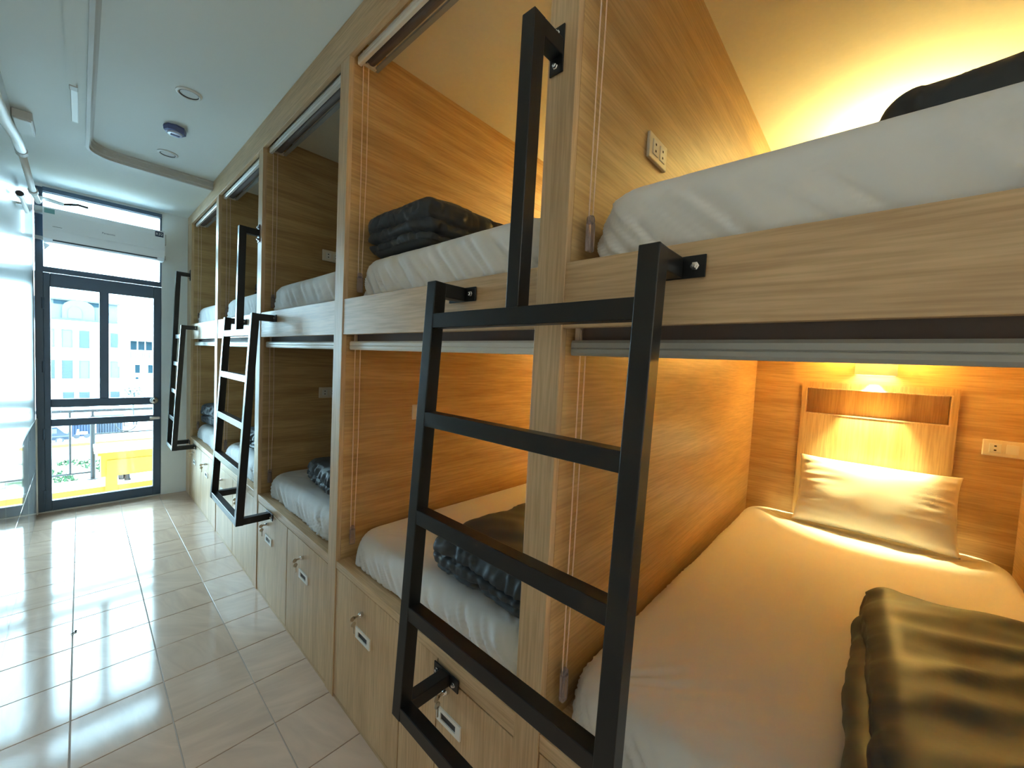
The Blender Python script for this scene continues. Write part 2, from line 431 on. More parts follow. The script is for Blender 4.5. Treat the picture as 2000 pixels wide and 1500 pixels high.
# ceiling: lower border soffit with a raised tray over the walkway
ceil = struct('ceiling', bx(XL-.15, D+.26, YB-.1, YF+.1, ZC+.04, ZC+.12), 'ceiling_paint')
TX0, TY1, TRr = -.672, 3.955, .15                    # tray edge, far end, corner radius
def tray_outline(off):
    """edge of the tray from the near end to the bunk, offset outwards by off"""
    pts = [(TX0-off, YB)]
    cx0, cy0, r = TX0+TRr, TY1-TRr, TRr+off
    for k in range(0, 11):
        a = math.pi - k*math.pi/20
        pts.append((cx0 + r*math.cos(a), cy0 + r*math.sin(a)))
    pts.append((0.0, TY1+off - .0))
    return pts
def ring_between(bm, A, B, z0, z1):
    va0 = [bm.verts.new((x, y, z0)) for x, y in A]; vb0 = [bm.verts.new((x, y, z0)) for x, y in B]
    va1 = [bm.verts.new((x, y, z1)) for x, y in A]; vb1 = [bm.verts.new((x, y, z1)) for x, y in B]
    for i in range(len(A)-1):
        bm.faces.new((va0[i], va0[i+1], vb0[i+1], vb0[i])); bm.faces.new((va1[i], va1[i+1], vb1[i+1], vb1[i]))
        bm.faces.new((va0[i], va0[i+1], va1[i+1], va1[i])); bm.faces.new((vb0[i], vb0[i+1], vb1[i+1], vb1[i]))
    return bm
inner = tray_outline(0)
outer = [(XL-.001, YB)] + [(XL-.001, TY1-.2)] * 5 + [(XL-.001, YF)] * 3 + [(TX0+.1, YF)] * 3 + [(0.0, YF)]
outer = outer[:len(inner)]
obj('soffit_board', ring_between(BM(), inner, outer, ZS, ZC+.04), 'ceiling_paint', ceil)
obj('tray_panel', bx(TX0-.05, .0, YB, TY1+.05, ZC, ZC+.035), 'ceiling_paint', ceil)
obj('bunk_ceiling_panel', bx(.001, D+.1, YB, YF, 2.690, ZC+.035), 'bunk_ceiling_paint', ceil)
# moulding round the tray: a profile swept along the edge
mo = struct('trim_2', BM(), 'moulding_paint')
prof = [(-.020, ZC-.0005), (-.020, ZC-.012), (-.010, ZC-.016), (-.010, ZS+.012), (-.002, ZS+.006), (-.002, ZS-.010), (.014, ZS-.010), (.014, ZS-.0005)]
mb = BM(); rings = []
for off, z in prof: rings.append([mb.verts.new((x, y, z)) for x, y in tray_outline(off)])
for a, b in zip(rings, rings[1:]):
    for i in range(len(a)-1): mb.faces.new((a[i], a[i+1], b[i+1], b[i]))
mb.to_mesh(mo.data); mb.free(); mo.data.materials.clear(); mo.data.materials.append(MATS['moulding_paint'])

# ------------------------------------------------------------------ ceiling fittings
def downlight(x, y, label):
    t = thing('recessed_downlight', label, 'downlight', (x, y, ZC), 'recessed ceiling downlights')
    obj('trim_ring', lathe(BM(), [(.040, -.0002), (.055, -.0002), (.054, -.005), (.046, -.009), (.039, -.004)], (x, y, ZC), 'z', 32, False), 'light_ring', t)
    obj('painted_gap_shade', lathe(BM(), [(.0375, -.0050), (.0405, -.0070), (.0405, -.0050), (.0375, -.0040), (.0375, -.0050)], (x, y, ZC), 'z', 32, False), 'plastic_dark', t)  # dark ring painted on for the shade of a groove; nothing is recessed
    obj('lens', lathe(BM(), [(.039, -.003), (.02, -.0035), (.001, -.004)], (x, y, ZC), 'z', 32), 'light_disc', t)
downlight(-.327, 2.72, 'round recessed ceiling downlight nearer the camera, before the blue detector')
downlight(-.305, 3.655, 'round recessed ceiling downlight beyond the blue detector, near the curved moulding')
sd = thing('smoke_detector', 'small blue-grey smoke detector fixed to the ceiling between two downlights', 'detector', (-.324, 3.2, ZC))
obj('detector_body', lathe(BM(), [(.052, -.0002), (.055, -.010), (.052, -.030), (.046, -.034)], (-.324, 3.2, ZC), 'z', 8), 'detector_blue', sd)
obj('detector_face', lathe(BM(), [(.036, -.034), (.034, -.043), (.014, -.046)], (-.324, 3.2, ZC), 'z', 24), 'detector_face', sd)
obj('test_button', bx(-.345, -.303, 3.19, 3.205, ZC-.050, ZC-.044), 'detector_blue', sd)
# surface trunking beside the tray, with a coupling
cd = thing('cable_trunking', 'white cable trunking running along the soffit beside the tray moulding', 'trunking', (-.725, 2.3, ZS))
obj('channel', bx(-.752, -.722, YB, 2.98, ZS-.010, ZS-.0002), 'ceiling_paint', cd)
obj('end_piece', bx(-.742, -.716, 3.02, 3.46, ZS-.008, ZS-.0002, bev=.002), 'pipe_white', cd)
obj('coupling', bx(-.746, -.716, 2.98, 3.03, ZS-.014, ZS-.0002, bev=.003), 'moulding_paint', cd)
# pipes on the left wall near the ceiling
pp = thing('air_conditioner_pipe', 'white insulated pipe running under the ceiling along the glossy left wall', 'pipe', (XL, 3, 2.45))
obj('pipe_run', tube(BM(), [(XL+.05, 1.2, 2.20), (XL+.05, 2.0, 2.25), (XL+.05, 2.64, 2.315), (XL+.05, 3.03, 2.385), (XL+.05, 3.30, 2.405)], .019, 14), 'pipe_white', pp, smooth=True)
obj('pipe_sleeve', tube(BM(), [(XL+.05, 3.28, 2.405), (XL+.05, 3.94, 2.385), (XL+.05, 4.50, 2.43), (XL+.05, 4.78, 2.525), (XL+.09, 4.90, 2.55), (XL+.16, 4.93, 2.545)], .015, 14), 'pipe_white', pp, smooth=True)
for y_, z_ in ((3.31, 2.404), (4.05, 2.392)): obj('pipe_joint', tube(BM(), [(XL+.05, y_-.025, z_), (XL+.05, y_+.025, z_)], .022, 14), 'moulding_paint', pp)
obj('drain_hose', tube(BM(), [(XL+.16, 4.93, 2.545), (XL+.24, 4.94, 2.57), (XL+.30, 4.95, 2.565)], .010, 10), 'cable_black', pp)
hk = thing('pipe_bracket_box', 'grey junction box in the corner between left wall and soffit', 'box', (XL+.03, 3.75, ZS))
obj('box_body', bx(XL+.001, XL+.075, 3.55, 3.80, ZS-.045, ZS-.0005, bev=.004), 'moulding_paint', hk)
obj('box_cover', bx(XL+.006, XL+.070, 3.56, 3.79, ZS-.052, ZS-.045, bev=.002), 'pipe_white', hk)
wlh = thing('wall_hook', 'small dark-ended white rod fixed high on the glossy left wall', 'hook', (XL, 3.7, 2.2))
obj('hook_rod', tube(BM(), [(XL+.03, 3.55, 2.235), (XL+.03, 3.95, 2.235)], .010, 10), 'pipe_white', wlh)
obj('hook_end', tube(BM(), [(XL+.03, 3.50, 2.235), (XL+.03, 3.55, 2.235)], .016, 12), 'plastic_dark', wlh)
obj('hook_stem', tube(BM(), [(XL+.0005, 3.75, 2.235), (XL+.03, 3.75, 2.235)], .006, 8), 'pipe_white', wlh)

# ------------------------------------------------------------------ air conditioner
ac = thing('air_conditioner', 'white split air conditioner hung across the transom window above the door', 'air conditioner', (-.55, YF-.1, 2.22))
AX0, AX1 = -.908, -.190
prof = [(YF-.006, 2.487), (YF-.16, 2.490), (YF-.185, 2.480), (YF-.192, 2.44), (YF-.196, 2.31), (YF-.176, 2.245), (YF-.13, 2.222), (YF-.006, 2.225)]
b_ = extrude_poly(BM(), [(AX0, y_, z_) for y_, z_ in prof], (AX1-AX0, 0, 0)); obj('casing', b_, 'ac_white', ac)
fl = [(YF-.199, 2.300), (YF-.180, 2.240), (YF-.176, 2.242), (YF-.194, 2.301)]
obj('louvre', extrude_poly(BM(), [(AX0+.05, y_, z_) for y_, z_ in fl], (AX1-AX0-.10, 0, 0)), 'ac_white', ac)
obj('outlet_slot', extrude_poly(BM(), [(AX0+.05, y_, z_) for y_, z_ in [(YF-.1795, 2.2405), (YF-.172, 2.230), (YF-.168, 2.236), (YF-.174, 2.245)]], (AX1-AX0-.10, 0, 0)), 'ac_dark', ac)
obj('seam', bx(AX0+.05, AX0+.10, YF-.198, YF-.194, 2.3375, 2.3395), 'ac_dark', ac)
obj('energy_sticker', bx(AX0+.008, AX0+.062, YF-.1945, YF-.189, 2.435, 2.470), 'sticker_green', ac)
ns = obj('refrigerant_sticker', bx(AX1-.066, AX1-.010, YF-.1955, YF-.190, 2.425, 2.470), 'sticker_navy', ac)
text_mesh('lettering', 'R32', .030, 'letter_white', ac, (AX1-.038, YF-.1960, 2.447), (1, 0, 0), (0, 0, 1))
text_mesh('lettering', 'Panasonic', .020, 'lettering', ac, (-.548, YF-.1965, 2.362), (1, 0, 0), (0, 0, 1))
for x_ in (AX0-.045, ):
    obj('mount_arm', bx(x_-.005, AX0+.002, YF-.09, YF-.006, 2.455, 2.50), 'moulding_paint', ac)
    obj('mount_arm', bx(x_-.005, AX0+.002, YF-.05, YF-.006, 2.25, 2.275), 'moulding_paint', ac)
obj('side_clip', bx(AX1, AX1+.012, YF-.17, YF-.10, 2.37, 2.46), 'moulding_paint', ac)
obj('side_clip', bx(AX1, AX1+.012, YF-.15, YF-.11, 2.24, 2.27), 'moulding_paint', ac)
obj('hanging_tag', extrude_poly(BM(), [(AX0-.004, YF-.05, 2.225), (AX0+.035, YF-.05, 2.215), (AX0+.002, YF-.05, 2.165)], (0, .002, 0)), 'ac_white', ac)

# ------------------------------------------------------------------ bunks: partitions, platforms, lockers
ORD = {1: 'nearest', 2: 'second', 3: 'third', 4: 'fourth', 5: 'farthest'}
where_p = ['light oak partition panel behind the nearest bunk bay, at the right edge of the view',
           'light oak partition post behind the nearest and largest black ladder',
           'light oak partition post between the second and third bunk bays',
           'light oak partition post behind the middle black ladder',
           'light oak partition post between the fourth and fifth bunk bays',
           'light oak end partition beside the white far wall, behind the farthest ladder']
for k in range(6):
    y0, y1 = p[k], p[k]+T
    if k == 5: y1 = YF-.001
    t = thing('bunk_partition', where_p[k], 'partition', (0, y0, 0), 'oak partitions between the bunk bays')
    obj('side_panel', bx(.020, D, y0, y1, .0, 2.690), 'oak_x', t)
    obj('front_post', bx(0, .020, y0, y1, .0, ZB, bev=.0015), 'oak_z', t)
# header beam across the top
hb = thing('header_beam', 'long light oak header beam along the top of all bunks', 'beam', (0, 0, ZB))
obj('beam_board', bx(0, .020, p[0], YF-.001, ZB, ZC-.0005, bev=.0015), 'oak_y', hb)
for k in range(1, 6):
    y0, y1 = bay(k)
    t = thing('bunk_platform', f'upper bunk platform with oak fascia board in the {ORD[k]} bay', 'bed platform', (0, y0, ZF0), 'upper bunk platforms')
    obj('fascia_board', bx(.003, .023, y0, y1, ZF0, ZF1, bev=.0015), 'oak_y', t)
    obj('deck_board', bx(.023, D, y0, y1, 1.628, ZF1), 'back_y', t)
    # locker base under the lower bed
    lc = thing('locker_cabinet', f'light oak locker base with locking doors under the {ORD[k]} lower bunk', 'cabinet', (0, y0, 0), 'locker bases under the lower bunks')
    obj('top_panel', bx(.002, D, y0, y1, .556, ZLK, bev=.0015), 'oak_y', lc)
    obj('carcass', bx(.024, .034, y0, y1, .0, .556), 'plastic_dark', lc)
    obj('plinth', bx(.004, .024, y0, y1, .0, .012), 'oak_y', lc)
    ym = (y0+y1)/2
    ladder_low = k in (1, 2, 4, 5); 
    spans = []
    if k == 2:
        spans = [(ym+.005, y1, .553, 1.362), (y0, .897, .520, .849)]
        obj('filler_panel', bx(.004, .022, .900, ym+.001, .014, .553, bev=.0012), 'oak_z', lc)
        obj('filler_rail', bx(.004, .022, y0, .897, .524, .554, bev=.0012), 'oak_y', lc)
    else:
        spans = [(ym+.002, y1, .540, ym+.30), (y0, ym-.002, .540, ym-.22)]
        obj('filler_rail', bx(.004, .022, y0, y1, .543, .5555, bev=.0008), 'oak_y', lc)
    for d0, d1, zt, yl in spans:
        zl = zt-.075 if k != 2 else (.468 if yl > 1 else .484)
        d_ = obj('locker_door', bx(.004, .022, d0+.0015, d1-.0015, .014, zt-.001, bev=.0015), 'oak_z', lc, origin=(.004, d0, 0))
        obj('lock_barrel', lathe(BM(), [(.0095, .0045), (.0095, -.006), (.007, -.012), (.006, -.013)], (0, yl, zl), 'x', 16), 'chrome', d_)
        kb = BM(); box(kb, -.030, -.012, yl-.001, yl+.001, zl-.004, zl+.004); lathe(kb, [(.010, -.001), (.010, .001)], (-.034, yl, zl-.002), 'y', 14); obj('key', kb, 'brass_key', d_)
        kb = BM(); lathe(kb, [(.010, -.001), (.010, .001)], (-.030, yl+.002, zl-.026), 'y', 14); box(kb, -.030, -.025, yl+.001, yl+.003, zl-.062, zl-.030); tube(kb, [(-.036, yl+.001, zl-.004), (-.034, yl+.004, zl-.014), (-.031, yl+.002, zl-.024)], .0014, 6)
        obj('spare_key', kb, 'brass_key', d_)
        yh, zh = yl-.012, zl-.088
        obj('pull_handle', plate_with_hole(BM(), yh-.054, yh+.054, zh-.021, zh+.021, yh-.034, yh+.034, zh-.011, zh+.011, -.001, .0045, lambda u, v, d: Vector((d, u, v))), 'plastic_white', d_)
        obj('pull_recess', bx(.0030, .0042, yh-.035, yh+.035, zh-.012, zh+.012), 'plastic_dark', d_)
# back wall of the bunks with headboards
NZ0, NZ1 = 1.254, 1.395
wb_ = BM()
box(wb_, D, D+.10, p[0], YF, 0, NZ0); box(wb_, D, D+.10, p[0], YF, NZ1, 2.690)
ycut = p[0]
for k in (1, 2):
    c = sum(bay(k))/2 - .010
    box(wb_, D, D+.10, ycut, c-.270, NZ0, NZ1); ycut = c+.268
    box(wb_, D+.094, D+.10, c-.270, c+.268, NZ0, NZ1)
box(wb_, D, D+.10, ycut, YF, NZ0, NZ1)
bw = struct('wall_bunk_back', wb_, 'back_y')
def headboard(k, z_off, label):
    y0, y1 = bay(k); c = (y0+y1)/2 - .010
    t = thing('headboard_panel', label, 'headboard', (D, c, .60+z_off), 'headboard panels with shelf niche')
    a, b, z0, z1 = c-.290, c+.285, .60+z_off, 1.425+z_off
    n0, n1, nz0, nz1 = c-.270, c+.268, 1.254+z_off, 1.395+z_off
    obj('panel_face', plate_with_hole(BM(), a, b, z0, z1, n0, n1, nz0, nz1, D-.012, D-.0005, lambda u, v, d: Vector((d, u, v))), 'head_z', t)
    obj('niche_back', bx(D+.088, D+.0935, n0+.001, n1-.001, nz0+.001, nz1-.001), 'head_z', t)
    obj('niche_lip', plate_with_hole(BM(), n0-.001, n1+.001, nz0-.001, nz1+.001, n0+.005, n1-.005, nz0+.005, nz1-.005, D-.0135, D-.008, lambda u, v, d: Vector((d, u, v))), 'oak_z', t)
    for yy_ in (c-.235, c+.255):
        for q in range(2): obj('screw_cap', lathe(BM(), [(.004, 0), (.003, -.0012)], (D-.012, yy_, .985-.026*q+z_off), 'x', 10), 'chrome', t)
headboard(1, 0, 'oak headboard panel with long shelf niche above the white pillow')
headboard(2, 0, 'oak headboard panel at the head of the second lower bunk')
def wall_lamp(k, zb, label, power, up):
    y0, y1 = bay(k); c = (y0+y1)/2 - .012
    t = thing('wall_lamp', label, 'lamp', (D, c, zb), 'box lamps over the bed heads')
    h = .095; hw, dp, th = .076, .100, .004
    x1, x0 = D-.0005, D-dp
    b = BM()
    box(b, x0, x0+th, c-hw, c+hw, zb, zb+h); box(b, x1-th, x1, c-hw, c+hw, zb, zb+h)
    box(b, x0+th, x1-th, c-hw, c-hw+th, zb, zb+h); box(b, x0+th, x1-th, c+hw-th, c+hw, zb, zb+h)
    obj('lamp_housing', b, 'lamp_metal', t)
    obj('lower_diffuser', bx(x0+th, x1-th, c-hw+th, c+hw-th, zb+.030, zb+.034), 'lamp_glow', t)
    obj('upper_diffuser', bx(x0+th, x1-th, c-hw+th, c+hw-th, zb+h-.034, zb+h-.030), 'lamp_glow', t)
    ld = bpy.data.lights.new('lamp_beam', 'SPOT'); ld.energy = power; ld.color = LAMP_WARM; ld.spot_size = R(62); ld.spot_blend = .5; ld.shadow_soft_size = .012
    lo = bpy.data.objects.new('lamp_beam', ld); COL.objects.link(lo); lo.parent = t; lo.location = (-dp/2, 0, .028)
    ld = bpy.data.lights.new('lamp_uplight', 'AREA'); ld.shape = 'RECTANGLE'; ld.size = dp-.012; ld.size_y = 2*hw-.012; ld.energy = up; ld.color = LAMP_WARM
    lo = bpy.data.objects.new('lamp_uplight', ld); COL.objects.link(lo); lo.parent = t; lo.location = (-dp/2, 0, h-.028); lo.rotation_euler = (math.pi, 0, 0)
    return t
wall_lamp(1, 1.471, 'lit white box lamp above the niche and white pillow', 30, 19)
wall_lamp(2, 1.471, 'lit box lamp at the head of the second lower bunk', 28, 17)
wall_lamp(1, 2.24, 'lit box lamp at the head of the nearest upper bunk', 16, 3.2)
wall_lamp(2, 2.24, 'lit box lamp at the head of the second upper bunk', 16, 6.5)

# ------------------------------------------------------------------ roller blinds
def blind(k, upper):
    y0, y1 = bay(k); zt = ZB if upper else ZF0
    lvl = 'upper' if upper else 'lower'
    t = thing('roller_blind', f'rolled-up roller blind with pull cords at the top of the {ORD[k]} {lvl} bunk', 'blind', (.05, y0, zt), 'roller blinds of the bunks')
    zc_ = zt+.014 if upper else zt-.002
    obj('fabric_roll', cyl(BM(), (.078, y0+.02, zc_), (.078, y1-.02, zc_), .021, seg=20), 'blind_dark', t, smooth=False)
    zb = zt-.008 if upper else zt-.043
    pr_ = [(.032, zb-.016), (.029, zb-.010), (.029, zb-.002), (.031, zb+.0), (.029, zb+.002), (.029, zb+.012), (.033, zb+.018), (.043, zb+.018), (.047, zb+.012), (.047, zb-.010), (.044, zb-.016)]
    obj('bottom_bar', extrude_poly(BM(), [(x_, y0+.008, z_) for x_, z_ in pr_], (0, y1-y0-.016, 0)), 'blind_white' if (upper or k > 1) else 'blind_alu', t)
    obj('fabric_drop', bx(.056, .0575, y0+.02, y1-.02, min(zb, zc_)-.002, zc_+.012), 'blind_dark', t)
    rl = extrude_poly(BM(), [(.100, y0+.002, zc_-.020), (.118, y0+.002, zc_-.020), (.118, y0+.002, zc_-.012), (.100, y0+.002, zc_-.012)], (0, y1-y0-.004, 0)); obj('back_rail', rl, 'blind_alu', t)
    for yy_ in (y0+.003, y1-.016): obj('end_bracket', bx(.050, .104, yy_, yy_+.013, zc_-.024, zc_+.026), 'plastic_cream', t)
    # cord loop against the far partition
    yc = y1-.022; zlow = 1.760 if upper else .712
    cb = BM()
    xs = (.046, .068)
    for x_ in xs: tube(cb, [(x_, yc, zc_), (x_+.003, yc, (zc_+zlow)/2), (.057+(x_-.057)*.7, yc, zlow)], .0016, 6)
    obj('pull_cord', cb, 'cord', t)
    wt_ = obj('cord_weight', bx(.046, .068, yc-.008, yc+.006, zlow-.062, zlow+.004, bev=.004), 'acrylic', t)
    obj('weight_pulley', lathe(BM(), [(.009, -.006), (.011, 0), (.009, .005)], (.057, yc, zlow+.008), 'y', 16), 'acrylic', wt_)
for k in range(1, 6):
    blind(k, True); blind(k, False)

# ------------------------------------------------------------------ mattresses
def mattress_mesh(h, seed, fine):
    L, W = D-.095, (PITCH-T)-.045; rc = .115; re = min(.060, h*.42)
    out = []
    hx, hy = L/2, W/2
    base = .005 if fine else .014
    def stp(x): return base if x < -hx+.25 else base*3
    def arc(cx0, cy0, a0):
        n = max(4, int(rc*math.pi/2/stp(cx0)))
        return [(cx0 + rc*math.cos(a0 + q*math.pi/2/n), cy0 + rc*math.sin(a0 + q*math.pi/2/n), math.cos(a0+q*math.pi/2/n), math.sin(a0+q*math.pi/2/n)) for q in range(n)]
    def seg(x0, y0, x1, y1, nx, ny):
        n = max(2, int(math.hypot(x1-x0, y1-y0)/stp(max(x0, x1) if abs(x1-x0) < .01 else 1)))
        return [(x0+(x1-x0)*q/n, y0+(y1-y0)*q/n, nx, ny) for q in range(n)]
    out += arc(hx-rc, hy-rc, 0) + seg(hx-rc, hy, -hx+rc, hy, 0, 1) + arc(-hx+rc, hy-rc, math.pi/2) + seg(-hx, hy-rc, -hx, -hy+rc, -1, 0)
    out += arc(-hx+rc, -hy+rc, math.pi) + seg(-hx+rc, -hy, hx-rc, -hy, 0, -1) + arc(hx-rc, -hy+rc, 1.5*math.pi) + seg(hx, -hy+rc, hx, hy-rc, 1, 0)
    n = len(out); bm = bmesh.new(); rings = []
    side = [(re*.35, .0), (re*.1, .006)] + [(0, .012 + (h-re-.012)*q/9) for q in range(10)] + [(re*(1-math.cos(a)), h-re+re*math.sin(a)) for a in [q*math.pi/2/7 for q in range(1, 8)]]
    s_acc = [0.0]
    for i in range(1, n): s_acc.append(s_acc[-1] + math.hypot(out[i][0]-out[i-1][0], out[i][1]-out[i-1][1]))
    for inset, z in side:
        ring = []
        for i, (x, y, nx, ny) in enumerate(out):
            s = s_acc[i]; low = max(0, 1 - z/(h*.97)); ph = s - 1.0*(h-z)
            a = nz(ph*26+seed, seed*1.7, z*2); b = nz(ph*55+seed*2, 3.3, z*4); c_ = nz(s*4+seed, 4.2, 1.1)
            corner = math.exp(-((math.hypot(x+hx, abs(y)-hy)/.40)**2))
            gath = .30 + 1.0*max(0, c_+.1) + 1.0*corner
            rid = (1-2.6*abs(a))*.65 + (1-2.6*abs(b))*.35
            disp = low**.55 * gath * .0165*rid + .004*nz(x*3+seed, y*3, z*5)
            # puckers near the corners run higher
            ring.append(bm.verts.new((x - nx*inset + nx*disp, y - ny*inset + ny*disp, max(z + .003*nz(s*14+seed, 7.7, 0)*low, .0))))
        rings.append(ring)
    # top: concentric rings towards the spine
    top_n = 26
    sp = hx-hy
    for q in range(1, top_n+1):
        f = (q/top_n)**.8
        ring = []
        for i, (x, y, nx, ny) in enumerate(out):
            x0, y0 = x-nx*re, y-ny*re
            xs_ = max(-sp, min(sp, x0))
            xx, yy_ = x0 + (xs_-x0)*f, y0 + (0-y0)*f
            dz = .0022*nz(xx*2.2+seed, yy_*2.2, 0) + .007*min(1, f*2)
            # tension wrinkles fanning out of the corners
            w = 0
            for sx in (-1, 1):
                for sy in (-1, 1):
                    ax, ay = xx-sx*hx, yy_-sy*hy; r_ = math.hypot(ax, ay); an = math.atan2(ay, ax)
                    w += math.exp(-(r_/.45)**2) * nz(an*9+seed*3+sx*5, sy*3.1, r_*1.0) * min(1, r_/.1)
            dz += .0150*w + .0030*nz((xx*1.0+yy_*2.6)*3+seed, (xx*.4-yy_*.2)*2, 3.3)*min(1, f*3)
            ring.append(bm.verts.new((xx, yy_, h + dz)))
        rings.append(ring)
    for a, b in zip(rings, rings[1:]):
        for i in range(n): bm.faces.new((a[i], a[(i+1) % n], b[(i+1) % n], b[i]))
    bm.faces.new(rings[0][::-1])
    bmesh.ops.remove_doubles(bm, verts=rings[-1], dist=.002)
    me = bpy.data.meshes.new('mattress'); bmesh.ops.recalc_face_normals(bm, faces=bm.faces[:]); bm.to_mesh(me); bm.free()
    for f in me.polygons: f.use_smooth = True
    me.materials.append(MATS['sheet'])
    return me
mm = {('u', 0): mattress_mesh(.163, 3.3, True), ('u', 1): mattress_mesh(.163, 9.1, True), ('l', 0): mattress_mesh(.126, 5.7, True), ('l', 1): mattress_mesh(.126, 12.4, True)}
mm[('u', 2)] = mattress_mesh(.163, 21.0, False); mm[('l', 2)] = mattress_mesh(.126, 25.0, False)
for k in range(1, 6):
    y0, y1 = bay(k)
    for u in (True, False):
        me = mm[('u' if u else 'l', min(k-1, 2))]
        o = bpy.data.objects.new('mattress', me); COL.objects.link(o)
        o.location = (.050 + (D-.095)/2, (y0+y1)/2, 1.6665 if u else ZLK+.0003)
        tag(o, f'white sheeted mattress on the {ORD[k]} {"upper" if u else "lower"} bunk', 'mattress', 'white mattresses in the bunks')

# ------------------------------------------------------------------ soft things: pillow and folded duvets
def soft_box(bm, c, half, r, res, fn, rot=0.0):
    """rounded box on a subdivided cube; fn(point in local unit box, normal) -> displacement along the normal"""
    cz, sz = math.cos(rot), math.sin(rot)
    grid = {}
    hx, hy, hz = half
    def vert(a, b, cc):
        key = (round(a, 5), round(b, 5), round(cc, 5))
        if key in grid: return grid[key]
        q = Vector((a*hx, b*hy, cc*hz)); rr = min(r, hx, hy, hz)
        core = Vector((max(-hx+rr, min(hx-rr, q.x)), max(-hy+rr, min(hy-rr, q.y)), max(-hz+rr, min(hz-rr, q.z))))
        d = q-core
        nrm = d.normalized() if d.length > 1e-9 else Vector((0, 0, 1))
        pos = core + nrm*rr
        pos = pos + nrm*fn(pos, nrm)
        w = Vector((pos.x*cz - pos.y*sz, pos.x*sz + pos.y*cz, pos.z)) + Vector(c)
        v = bm.verts.new(w); grid[key] = v
        return v
    nx, ny, nz_ = res
    # non-uniform parameter: denser near the borders so that the rounding is smooth
    def par(i, n): return math.sin((i/n-.5)*math.pi*.96)/math.sin(.48*math.pi)
    X = [par(i, nx) for i in range(nx+1)]; Y = [par(i, ny) for i in range(ny+1)]; Z = [par(i, nz_) for i in range(nz_+1)]
    X[0], X[-1], Y[0], Y[-1], Z[0], Z[-1] = -1, 1, -1, 1, -1, 1
    for s in (-1, 1):
        for i in range(nx):
            for j in range(ny): bm.faces.new((vert(X[i], Y[j], s), vert(X[i+1], Y[j], s), vert(X[i+1], Y[j+1], s), vert(X[i], Y[j+1], s)))
        for i in range(nx):
            for j in range(nz_): bm.faces.new((vert(X[i], s, Z[j]), vert(X[i+1], s, Z[j]), vert(X[i+1], s, Z[j+1]), vert(X[i], s, Z[j+1])))
        for i in range(ny):
            for j in range(nz_): bm.faces.new((vert(s, Y[i], Z[j]), vert(s, Y[i+1], Z[j]), vert(s, Y[i+1], Z[j+1]), vert(s, Y[i], Z[j+1])))
    return bm
def duvet(label, x0, x1, y0, y1, z0, z1, layers, seed, rot=0.0, dome=.02, pucker=1.0, res=(64, 64, 44), fold=0.0):
    c = ((x0+x1)/2, (y0+y1)/2, (z0+z1)/2); half = ((x1-x0)/2, (y1-y0)/2, (z1-z0)/2); H = z1-z0
    def fn(q, n):
        zz = (q.z + half[2])/H
        side = 1-abs(n.z)**1.5
        d = 0
        for i in range(1, layers):
            zi = {2: (.45,), 3: (.27, .52)}[layers][i-1] + .09*nz(q.x*4+seed, q.y*4, i*3.1)
            w = .035
            d -= (.022+.016*nz(q.x*9+seed, q.y*9, i*1.3))*math.exp(-((zz-zi)/w)**2)*side
        # rounded belly of each layer
        d += side*.012*math.sin(math.pi*min(1, max(0, zz)))
        # puckered seams beside the folds
        d += pucker*side*.012*(1-2.4*abs(nz(q.x*26+seed, q.y*26, q.z*14)))
        d += .012*nz(q.x*5+seed, q.y*5+seed, q.z*7) + .0035*nz(q.x*16, q.y*13+seed, q.z*16)
        if n.z > .3:
            d += dome*(1-(q.x/half[0])**2)*(1-(q.y/half[1])**2)
            d += .007*nz((q.x+q.y*.6)*9+seed, (q.y-q.x*.3)*2.2, 1)
            if fold: d += fold*(1-2.2*abs(nz((q.x+q.y*.75)*7+seed, (q.y-q.x*.6)*1.3, 2))) + fold*.5*nz((q.x+q.y*.5)*19, (q.y-q.x)*3, 5)
        if n.z < -.5: d = 0
        return d
    bm = soft_box(BM(), c, half, min(.04, H*.42), res, fn, rot)
    o = obj('folded_duvet', bm, 'duvet', None, origin=(c[0], c[1], z0), smooth=True)
    return tag(o, label, 'duvet', 'folded charcoal duvets')
ZLT, ZUT = ZLK+.140, 1.6665+.177
dv1 = duvet('large folded charcoal duvet in the foreground on the nearest lower bunk', -.02, .85, -.46, -.045, ZLT, ZLT+.135, 1, 2.2, rot=R(2), dome=.012, pucker=.35, res=(90, 60, 26), fold=.009)
bmf = soft_box(BM(), (.38, -.24, ZLT+.042), (.37, .236, .040), .035, (48, 40, 16), lambda q, n: .010*nz(q.x*6, q.y*6+4, q.z*8) + .006*nz(q.x*22, q.y*22, q.z*20))
obj('under_fold', bmf, 'duvet', dv1, smooth=True)
duvet('folded charcoal duvet on the second lower bunk, seen through the nearest ladder', .105, .62, .61, 1.075, ZLT, ZLT+.125, 3, 7.5)
duvet('folded charcoal duvet on the third lower bunk', .13, .60, 1.82, 2.30, ZLT, ZLT+.135, 3, 14.1, rot=R(-8))
duvet('folded charcoal duvet on the fourth lower bunk, behind the middle ladder', .12, .58, 2.95, 3.44, ZLT, ZLT+.14, 3, 19.3, rot=R(5))
duvet('rolled charcoal duvet on the farthest lower bunk', .10, .42, 4.30, 4.74, ZLT, ZLT+.19, 2, 23.9, rot=R(8), dome=.03)
duvet('thick folded charcoal duvet on the second upper bunk', .09, .62, 1.17, 1.56, ZUT, ZUT+.172, 3, 31.4, rot=R(0))
duvet('dark folded duvet on the nearest upper bunk, at the upper right corner', .30, .90, -.46, .015, ZUT, ZUT+.135, 2, 37.7, dome=.05)
duvet('folded duvet barely showing on the fourth upper bunk', .25, .60, 3.10, 3.72, ZUT, ZUT+.15, 3, 41.2)

